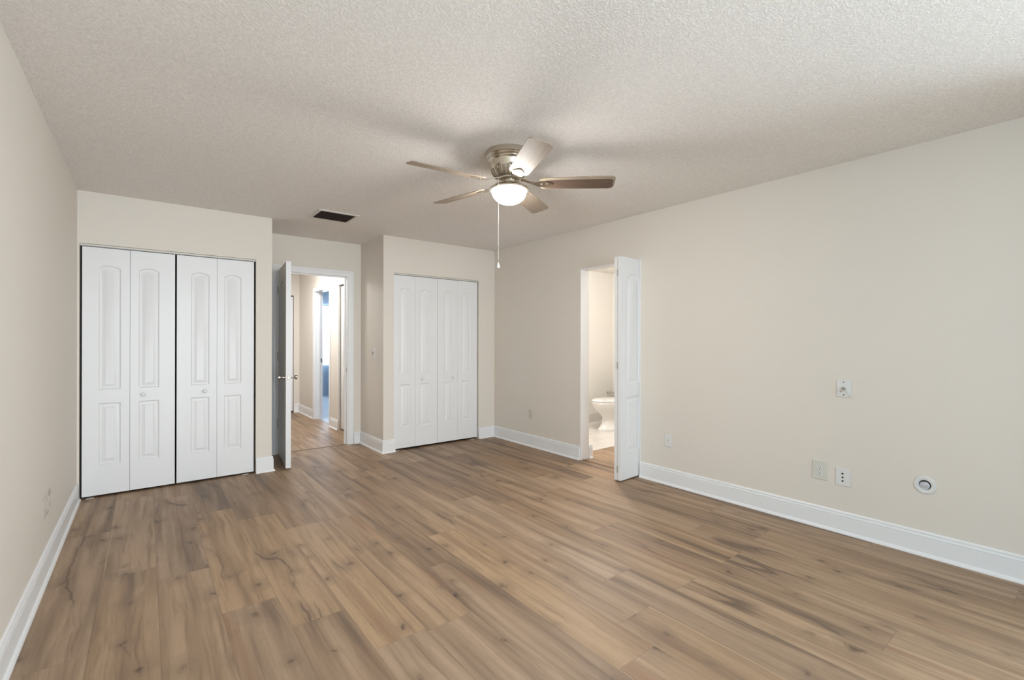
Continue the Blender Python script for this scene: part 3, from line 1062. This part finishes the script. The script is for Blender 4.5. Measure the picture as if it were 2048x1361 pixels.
# vented lower ring with ribs
bm = bmesh.new()
lathe(bm, [(0.112, -0.110), (0.107, -0.122), (0.096, -0.140), (0.084, -0.152), (0.060, -0.156)], 64, cap0=False, cap1=True)
obj('motor_ring', bm, M['hinge'], fan, smooth=True, sharp=0.7)
for i in range(26):
    a = 2 * PI * i / 26
    bm = bmesh.new()
    pts = [(0.1165, -0.110), (0.1135, -0.124), (0.101, -0.143), (0.088, -0.156)]
    inn = [(0.110, -0.110), (0.104, -0.122), (0.094, -0.139), (0.082, -0.150)]
    for (p0, p1, q0, q1) in zip(pts, pts[1:], inn, inn[1:]):
        vs = []
        for s in (-0.0045, 0.0045):
            for (r_, z_) in (p0, p1, q1, q0):
                vs.append(bm.verts.new((r_, s, z_)))
        bm.faces.new(vs[:4])
        bm.faces.new(vs[4:])
        for e_ in range(4):
            bm.faces.new((vs[e_], vs[(e_ + 1) % 4], vs[4 + (e_ + 1) % 4], vs[4 + e_]))
    obj('rib', bm, M['nickel'], bpy.data.objects['motor_ring'], (0, 0, 0), (0, 0, a))
# rotor hub carrying the blade irons, switch neck
bm = bmesh.new()
lathe(bm, [(0.070, -0.156), (0.074, -0.158), (0.074, -0.170), (0.066, -0.174), (0.050, -0.176)], 48)
obj('rotor_hub', bm, M['nickel'], fan, smooth=True, sharp=0.7)
bm = bmesh.new()
lathe(bm, [(0.046, -0.176), (0.046, -0.184), (0.050, -0.186), (0.050, -0.200), (0.062, -0.206)], 48)
obj('switch_housing', bm, M['nickel'], fan, smooth=True, sharp=0.7)


def blade_mesh(r0_, r1_, w0, w1, th, inset=0.0):
    bm = bmesh.new()
    top, n = [], 10
    pts = []
    # root with rounded shoulders, slightly flared body, rounded tip corners
    cr0, cr1 = 0.045 - inset * 0.5, 0.030 - inset * 0.5
    a, b_ = r0_ + inset, r1_ - inset
    h0, h1 = w0 / 2 - inset, w1 / 2 - inset
    for i in range(n + 1):
        t_ = PI / 2 * i / n
        pts.append((b_ - cr1 + cr1 * math.sin(t_), -h1 + cr1 - cr1 * math.cos(t_)))
    for i in range(n + 1):
        t_ = PI / 2 * i / n
        pts.append((b_ - cr1 + cr1 * math.cos(t_), h1 - cr1 + cr1 * math.sin(t_)))
    for i in range(n + 1):
        t_ = PI / 2 * i / n
        pts.append((a + cr0 - cr0 * math.sin(t_), h0 - cr0 + cr0 * math.cos(t_)))
    for i in range(n + 1):
        t_ = PI / 2 * i / n
        pts.append((a + cr0 - cr0 * math.cos(t_), -h0 + cr0 - cr0 * math.sin(t_)))
    lo = [bm.verts.new((x, y, -th / 2)) for x, y in pts]
    hi = [bm.verts.new((x, y, th / 2)) for x, y in pts]
    bm.faces.new(lo[::-1])
    bm.faces.new(hi)
    k = len(pts)
    for i in range(k):
        bm.faces.new((lo[i], lo[(i + 1) % k], hi[(i + 1) % k], hi[i]))
    return bm


BZ = -0.192
for i in range(5):
    a = math.radians(30.6 + 72 * i)
    dark = (i == 4)
    pitch = math.radians(-13)
    rotm = Matrix.Rotation(a, 4, 'Z') @ Matrix.Translation((0, 0, BZ)) @ Matrix.Rotation(pitch, 4, 'X')
    bl = obj('blade', blade_mesh(0.185, 0.655, 0.120, 0.136, 0.006), M['blade'], fan, smooth=True, sharp=0.6)
    bl.matrix_local = rotm
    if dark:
        bl['label'] = 'darkest looking blade, with a thin dark layer underneath'
        un = obj('underside_dark_layer', blade_mesh(0.200, 0.645, 0.092, 0.104, 0.0008), M['blade_dark'], bl, (0, 0.010, -0.0035), smooth=True, sharp=0.6)  # thin dark layer added under this one blade
    # blade iron: arm from the hub, widening to a plate under the blade root
    bm = bmesh.new()
    spine = [(0.060, 0.014, 0.029), (0.095, 0.012, 0.022), (0.130, 0.011, 0.008), (0.165, 0.016, -0.004), (0.190, 0.030, -0.006), (0.225, 0.034, -0.006), (0.255, 0.018, -0.006), (0.268, 0.004, -0.006)]
    up = [[bm.verts.new((r_, s * w_, z_ + 0.002)) for s in (-1, 1)] for r_, w_, z_ in spine]
    dn_ = [[bm.verts.new((r_, s * w_, z_ - 0.0025)) for s in (-1, 1)] for r_, w_, z_ in spine]
    for q in range(len(spine) - 1):
        bm.faces.new((up[q][0], up[q + 1][0], up[q + 1][1], up[q][1]))
        bm.faces.new((dn_[q][0], dn_[q][1], dn_[q + 1][1], dn_[q + 1][0]))
        for s in (0, 1):
            bm.faces.new((up[q][s], up[q + 1][s], dn_[q + 1][s], dn_[q][s]))
    bm.faces.new((up[0][0], up[0][1], dn_[0][1], dn_[0][0]))
    bm.faces.new((up[-1][0], up[-1][1], dn_[-1][1], dn_[-1][0]))
    for sx in (0.205, 0.238):
        lathe(bm, [(0.006, -0.0085), (0.006, -0.011), (0.002, -0.0125), (0, -0.0125)], 12, Matrix.Translation((sx, 0, 0)))
    ir = obj('blade_iron', bm, M['nickel'], bl, smooth=True, sharp=0.6, merge=False)
# light kit: pan, ring, glass bowl
bm = bmesh.new()
lathe(bm, [(0.050, -0.204), (0.075, -0.206), (0.104, -0.212), (0.123, -0.224), (0.1275, -0.230), (0.1275, -0.2365), (0.121, -0.240), (0.112, -0.2405), (0.106, -0.236), (0.100, -0.230)], 64, cap1=True)
obj('light_pan', bm, M['nickel'], fan, smooth=True, sharp=0.6)
bm = bmesh.new()
prof = [(0.104, -0.232), (0.107, -0.2425)]
for i in range(1, 13):
    t_ = PI / 2 * i / 12
    prof.append((0.107 * math.cos(t_) if i < 12 else 0.0, -0.2425 - 0.0785 * math.sin(t_)))
lathe(bm, prof, 64, cap0=True)
bo = obj('glass_bowl', bm, M['bowl'], fan, smooth=True, sharp=1.0)
bo['label'] = 'glowing frosted glass bowl'
# pull cord hanging in front of the ring
off = rr * (-0.064) - Vector((fw.x, fw.y, 0)) * 0.117
bm = bmesh.new()
for z in [-0.215 - 0.0062 * i for i in range(79)]:
    lathe(bm, [(0, z + 0.0031), (0.0018, z + 0.0016), (0.0023, z), (0.0018, z - 0.0016), (0, z - 0.0031)], 8)
pc = obj('pull_chain', bm, M['chain'], fan, (off.x, off.y, 0), smooth=True, sharp=2, merge=False)
bm = bmesh.new()
lathe(bm, [(0, 0.002), (0.003, 0), (0.004, -0.006), (0.0075, -0.018), (0.010, -0.027), (0.0098, -0.033), (0.006, -0.036), (0, -0.036)], 24)
fob = obj('fob', bm, M['trim'], pc, (0, 0, -0.704), smooth=True, sharp=0.9)
bm = bmesh.new()
lathe(bm, [(0.0032, 0.0), (0.0036, 0.006), (0.0028, 0.012), (0.002, 0.013)], 12)
obj('connector', bm, M['hinge'], pc, (0, 0, -0.706), smooth=True)

# ------------------------------------------------------------------ ceiling vent
VX0, VX1, VY0, VY1 = 1.212, 1.583, 4.335, 4.672
vt = empty('ceiling_vent', ((VX0 + VX1) / 2, (VY0 + VY1) / 2, H))
tag(vt, 'square air return grille with dark brown slats in the popcorn ceiling', 'vent')
wx, wy = (VX1 - VX0) / 2, (VY1 - VY0) / 2
bm = bmesh.new()
fr = 0.032
prof = [(0, -0.0005), (0.001, -0.004), (0.006, -0.009), (fr - 0.006, -0.010), (fr, -0.006), (fr, -0.0005)]
loops = []
for p, q in prof:
    loops.append([bm.verts.new((sx * (wx - p), sy * (wy - p), q)) for sx, sy in ((-1, -1), (1, -1), (1, 1), (-1, 1))])
for A, B in zip(loops, loops[1:]):
    for i in range(4):
        bm.faces.new((A[i], A[(i + 1) % 4], B[(i + 1) % 4], B[i]))
obj('frame', bm, M['vent_frame'], vt)
bm = bmesh.new()
box(bm, -wx + 0.02, wx - 0.02, -wy + 0.02, wy - 0.02, -0.0015, -0.0008)
obj('duct_back', bm, M['dark'], vt)
ns = 15
for i in range(ns):
    y = -wy + fr + 0.006 + (2 * wy - 2 * fr - 0.012) * i / (ns - 1)
    bm = bmesh.new()
    box(bm, -wx + fr, wx - fr, -0.0085, 0.0085, -0.0007, 0.0007)
    obj('slat', bm, M['vent_dark'], vt, (0, y, -0.0075), (math.radians(34), 0, 0))

# ------------------------------------------------------------------ wall plates (right wall; local x = along the wall towards the viewer, y = out of the wall, z = up)
def plate_root(name, y, z, label, cat, x=XR, wall='right', group=None):
    rot = (0, 0, PI / 2) if wall == 'right' else (0, 0, -PI / 2)
    # right wall: local -y points into the room (-x world)
    o = empty(name, (x, y, z), (0, 0, -PI / 2))
    tag(o, label, cat, group)
    return o


def rplate(w, h, d=0.006):
    bm = bmesh.new()
    box(bm, -w / 2, w / 2, -d, 0.0, -h / 2, h / 2, 0.0022, 2)
    return bm


def disc(r, d0, d1, n=24, taper=0.0):
    bm = bmesh.new()
    lathe(bm, [(r, d0), (r - taper, d1)], n, Matrix.Rotation(PI / 2, 4, 'X'))
    return bm


def duplex(root, mat, slot):
    for s in (1, -1):
        bm = bmesh.new()
        pts = []
        for i in range(24):
            t_ = 2 * PI * i / 24
            pts.append((0.0165 * math.cos(t_), max(-0.0135, min(0.0135, 0.0165 * math.sin(t_)))))
        f = [bm.verts.new((x, -0.0085, z)) for x, z in pts]
        b_ = [bm.verts.new((x, -0.005, z)) for x, z in pts]
        bm.faces.new(f)
        bm.faces.new(b_[::-1])
        for i in range(24):
            bm.faces.new((f[i], f[(i + 1) % 24], b_[(i + 1) % 24], b_[i]))
        so = obj('socket', bm, mat, root, (0, 0, 0.0195 * s))
        bm = bmesh.new()
        box(bm, -0.0075, -0.0055, -0.0090, -0.0080, -0.001, 0.008)
        box(bm, 0.0055, 0.0075, -0.0090, -0.0080, -0.001, 0.008)
        box(bm, -0.0025, 0.0025, -0.0090, -0.0080, -0.0100, -0.0052)
        obj('slots', bm, slot, so, merge=False)
    obj('screw', disc(0.003, 0.006, 0.0072, 12), M['steel'], root)


o = plate_root('wall_outlet', 4.232, 0.384, 'beige painted outlet low on the right wall near the far corner', 'outlet')
obj('plate', rplate(0.074, 0.118), M['plate_beige'], o)
duplex(o, M['plate_beige'], simple('painted_slot', (0.30, 0.27, 0.22), 0.6))

o = plate_root('wall_jack', 2.370, 0.388, 'small white jack plate just right of the folded bathroom door', 'wall plate')
obj('plate', rplate(0.074, 0.112), M['plate'], o)
j = obj('jack', disc(0.0075, 0.0055, 0.0085, 20), M['plate'], o, (0, 0, -0.002))
obj('jack_hole', disc(0.0038, 0.0080, 0.0088, 12), M['dark'], j, (0, 0, 0.004))

o = plate_root('cable_plate', 1.061, 0.953, 'white cable plate with a short metal connector, highest on the right wall', 'wall plate')
obj('plate', rplate(0.078, 0.112), M['plate'], o)
for s in (1, -1):
    obj('screw', disc(0.0036, 0.006, 0.0074, 14), M['dark'], o, (0, 0, 0.042 * s))
bm = bmesh.new()
lathe(bm, [(0.0085, 0.004), (0.0085, 0.0095), (0.0055, 0.010), (0.0052, 0.026), (0.0065, 0.027), (0.0065, 0.036), (0.0045, 0.037), (0.0045, 0.066), (0.002, 0.067)], 20, Matrix.Rotation(math.radians(104), 4, 'X'))
cx_ = obj('coax_connector', bm, M['steel'], o, (0.0, 0, -0.002), smooth=True, sharp=0.5)
bm = bmesh.new()
lathe(bm, [(0.0115, 0.005), (0.0115, 0.0125), (0.006, 0.0125)], 6, Matrix.Rotation(PI / 2, 4, 'X'))
obj('hex_nut', bm, M['hinge'], cx_)

o = plate_root('wall_outlet', 1.199, 0.388, 'ivory duplex outlet left of the three hole plate on the right wall', 'outlet')
obj('plate', rplate(0.086, 0.128), M['plate_ivory'], o)
duplex(o, M['plate'], M['dark'])

o = plate_root('jack_plate', 1.064, 0.369, 'white plate with three dark holes, right of the ivory outlet', 'wall plate')
obj('plate', rplate(0.084, 0.116), M['plate'], o)
for z in (0.020, -0.004, -0.028):
    obj('hole', disc(0.0058, 0.0055, 0.0068, 16), M['dark'], o, (-0.002, 0, z + 0.002))
bm = disc(0.0042, 0.0055, 0.009, 16)
pl = obj('plug', bm, M['plate'], o, (-0.002, 0, -0.046))
obj('screw', disc(0.0028, 0.0055, 0.0070, 12), M['plate'], o, (-0.002, 0, 0.043))

o = plate_root('wall_inlet', 0.655, 0.417, 'round white wall inlet with a grey recessed core, farthest right on the wall', 'wall inlet')
bm = bmesh.new()
RX = Matrix.Rotation(PI / 2, 4, 'X')
lathe(bm, [(0.052, 0.0), (0.052, 0.004), (0.049, 0.0075), (0.040, 0.009), (0.031, 0.0075), (0.028, 0.003), (0.0272, 0.0012)], 48, RX, cap1=False)
obj('rim', bm, M['plate'], o, smooth=True, sharp=0.6)
bm = bmesh.new()
lathe(bm, [(0.0274, 0.0012), (0.026, 0.0020), (0.0, 0.0016)], 40, RX, cap0=False)
obj('well', bm, M['dark'], o, smooth=True)
bm = bmesh.new()
lathe(bm, [(0.0235, 0.002), (0.0235, 0.004), (0.019, 0.0075), (0.014, 0.006), (0.010, 0.0085), (0.0, 0.0065)], 40, RX @ Matrix.Translation((-0.001, -0.0035, 0)))
obj('core', bm, M['inlet_metal'], o, smooth=True, sharp=0.9)

# dimmer on the recess wall (faces -x as well)
o = plate_root('dimmer_switch', 5.242, 1.113, 'white dimmer plate with a metal knob beside the right closet', 'switch', x=X2)
obj('plate', rplate(0.073, 0.118), M['plate'], o)
bm = bmesh.new()
lathe(bm, [(0.0125, 0.006), (0.0125, 0.020), (0.011, 0.0225), (0, 0.0225)], 24, RX)
k = obj('knob', bm, M['hinge'], o, (0.002, 0, 0.004), smooth=True, sharp=0.6)
k['label'] = 'dull metal dial knob'
for s in (1, -1):
    obj('screw', disc(0.003, 0.006, 0.0072, 12), M['plate'], o, (0, 0, 0.042 * s))

# ------------------------------------------------------------------ toilet
# local: +x = forward (towards the bedroom), z up
to = empty('toilet', (5.33, 4.36, 0.004), (0, 0, PI))
tag(to, 'white porcelain toilet partly hidden behind the bathroom bifold door', 'toilet')


def egg(cx, lf, lb, hw, z, n=40):
    """egg ring: lf forward half length, lb rear half length, hw half width"""
    out_ = []
    for i in range(n):
        t_ = 2 * PI * i / n
        c_, s_ = math.cos(t_), math.sin(t_)
        out_.append((cx + (lf if c_ > 0 else lb) * c_, hw * s_, z))
    return out_


def loft(bm, rings, cap=True):
    vs = [[bm.verts.new(p_) for p_ in r_] for r_ in rings]
    for A, B in zip(vs, vs[1:]):
        n = len(A)
        for i in range(n):
            bm.faces.new((A[i], A[(i + 1) % n], B[(i + 1) % n], B[i]))
    if cap:
        bm.faces.new(vs[0][::-1])
        bm.faces.new(vs[-1])
    return bm


bm = bmesh.new()
loft(bm, [egg(0.08, 0.27, 0.26, 0.125, 0.0), egg(0.08, 0.27, 0.26, 0.125, 0.018), egg(0.08, 0.245, 0.25, 0.108, 0.035), egg(0.06, 0.215, 0.24, 0.098, 0.10), egg(0.06, 0.205, 0.24, 0.100, 0.17),
          egg(0.08, 0.235, 0.25, 0.125, 0.23), egg(0.11, 0.285, 0.26, 0.160, 0.29), egg(0.13, 0.305, 0.28, 0.180, 0.34), egg(0.14, 0.31, 0.29, 0.186, 0.385), egg(0.14, 0.305, 0.29, 0.182, 0.392)])
obj('bowl', bm, M['porcelain'], to, smooth=True, sharp=0.7)
bm = bmesh.new()
loft(bm, [egg(0.14, 0.308, 0.26, 0.184, 0.3935), egg(0.14, 0.312, 0.26, 0.187, 0.400), egg(0.14, 0.308, 0.26, 0.184, 0.408)])
obj('seat', bm, M['porcelain'], to, smooth=True, sharp=0.7)
bm = bmesh.new()
loft(bm, [egg(0.14, 0.308, 0.26, 0.184, 0.412), egg(0.14, 0.312, 0.26, 0.187, 0.420), egg(0.14, 0.300, 0.25, 0.176, 0.431), egg(0.13, 0.22, 0.18, 0.12, 0.436)])
obj('lid', bm, M['porcelain'], to, smooth=True, sharp=0.7)
bm = bmesh.new()
box(bm, -0.53, -0.29, -0.21, 0.21, 0.392, 0.72, 0.03, 4)
box(bm, -0.50, -0.02, -0.12, 0.12, 0.28, 0.391, 0.03, 3)
ta = obj('tank', bm, M['porcelain'], to, smooth=True, sharp=0.7)
bm = bmesh.new()
box(bm, -0.545, -0.28, -0.222, 0.222, 0.722, 0.757, 0.012, 3)
obj('tank_lid', bm, M['porcelain'], ta, smooth=True, sharp=0.7)
bm = bmesh.new()
lathe(bm, [(0.012, 0), (0.012, 0.012), (0.004, 0.014)], 16, Matrix.Translation((-0.29, 0.15, 0.665)) @ Matrix.Rotation(PI / 2, 4, 'Y'))
box(bm, -0.278, -0.270, 0.08, 0.155, 0.658, 0.668, 0.002)
obj('flush_lever', bm, M['steel'], ta, merge=False)

# chrome paper holder on the wall behind the toilet
ph = empty('paper_holder', (5.835, YBF, 0.425))
tag(ph, 'small chrome fitting on the bathroom wall above the toilet lid', 'holder')
bm = bmesh.new()
lathe(bm, [(0.03, 0.0), (0.03, 0.006), (0.012, 0.010), (0.010, 0.06), (0.013, 0.062), (0, 0.064)], 24, Matrix.Rotation(PI / 2, 4, 'X'))
obj('post', bm, M['steel'], ph, smooth=True)
bm = bmesh.new()
box(bm, -0.075, 0.075, -0.066, -0.052, -0.007, 0.007, 0.003)
box(bm, -0.008, 0.008, -0.066, -0.052, -0.02, 0.06, 0.003)
obj('cross_handle', bm, M['steel'], ph, merge=False)
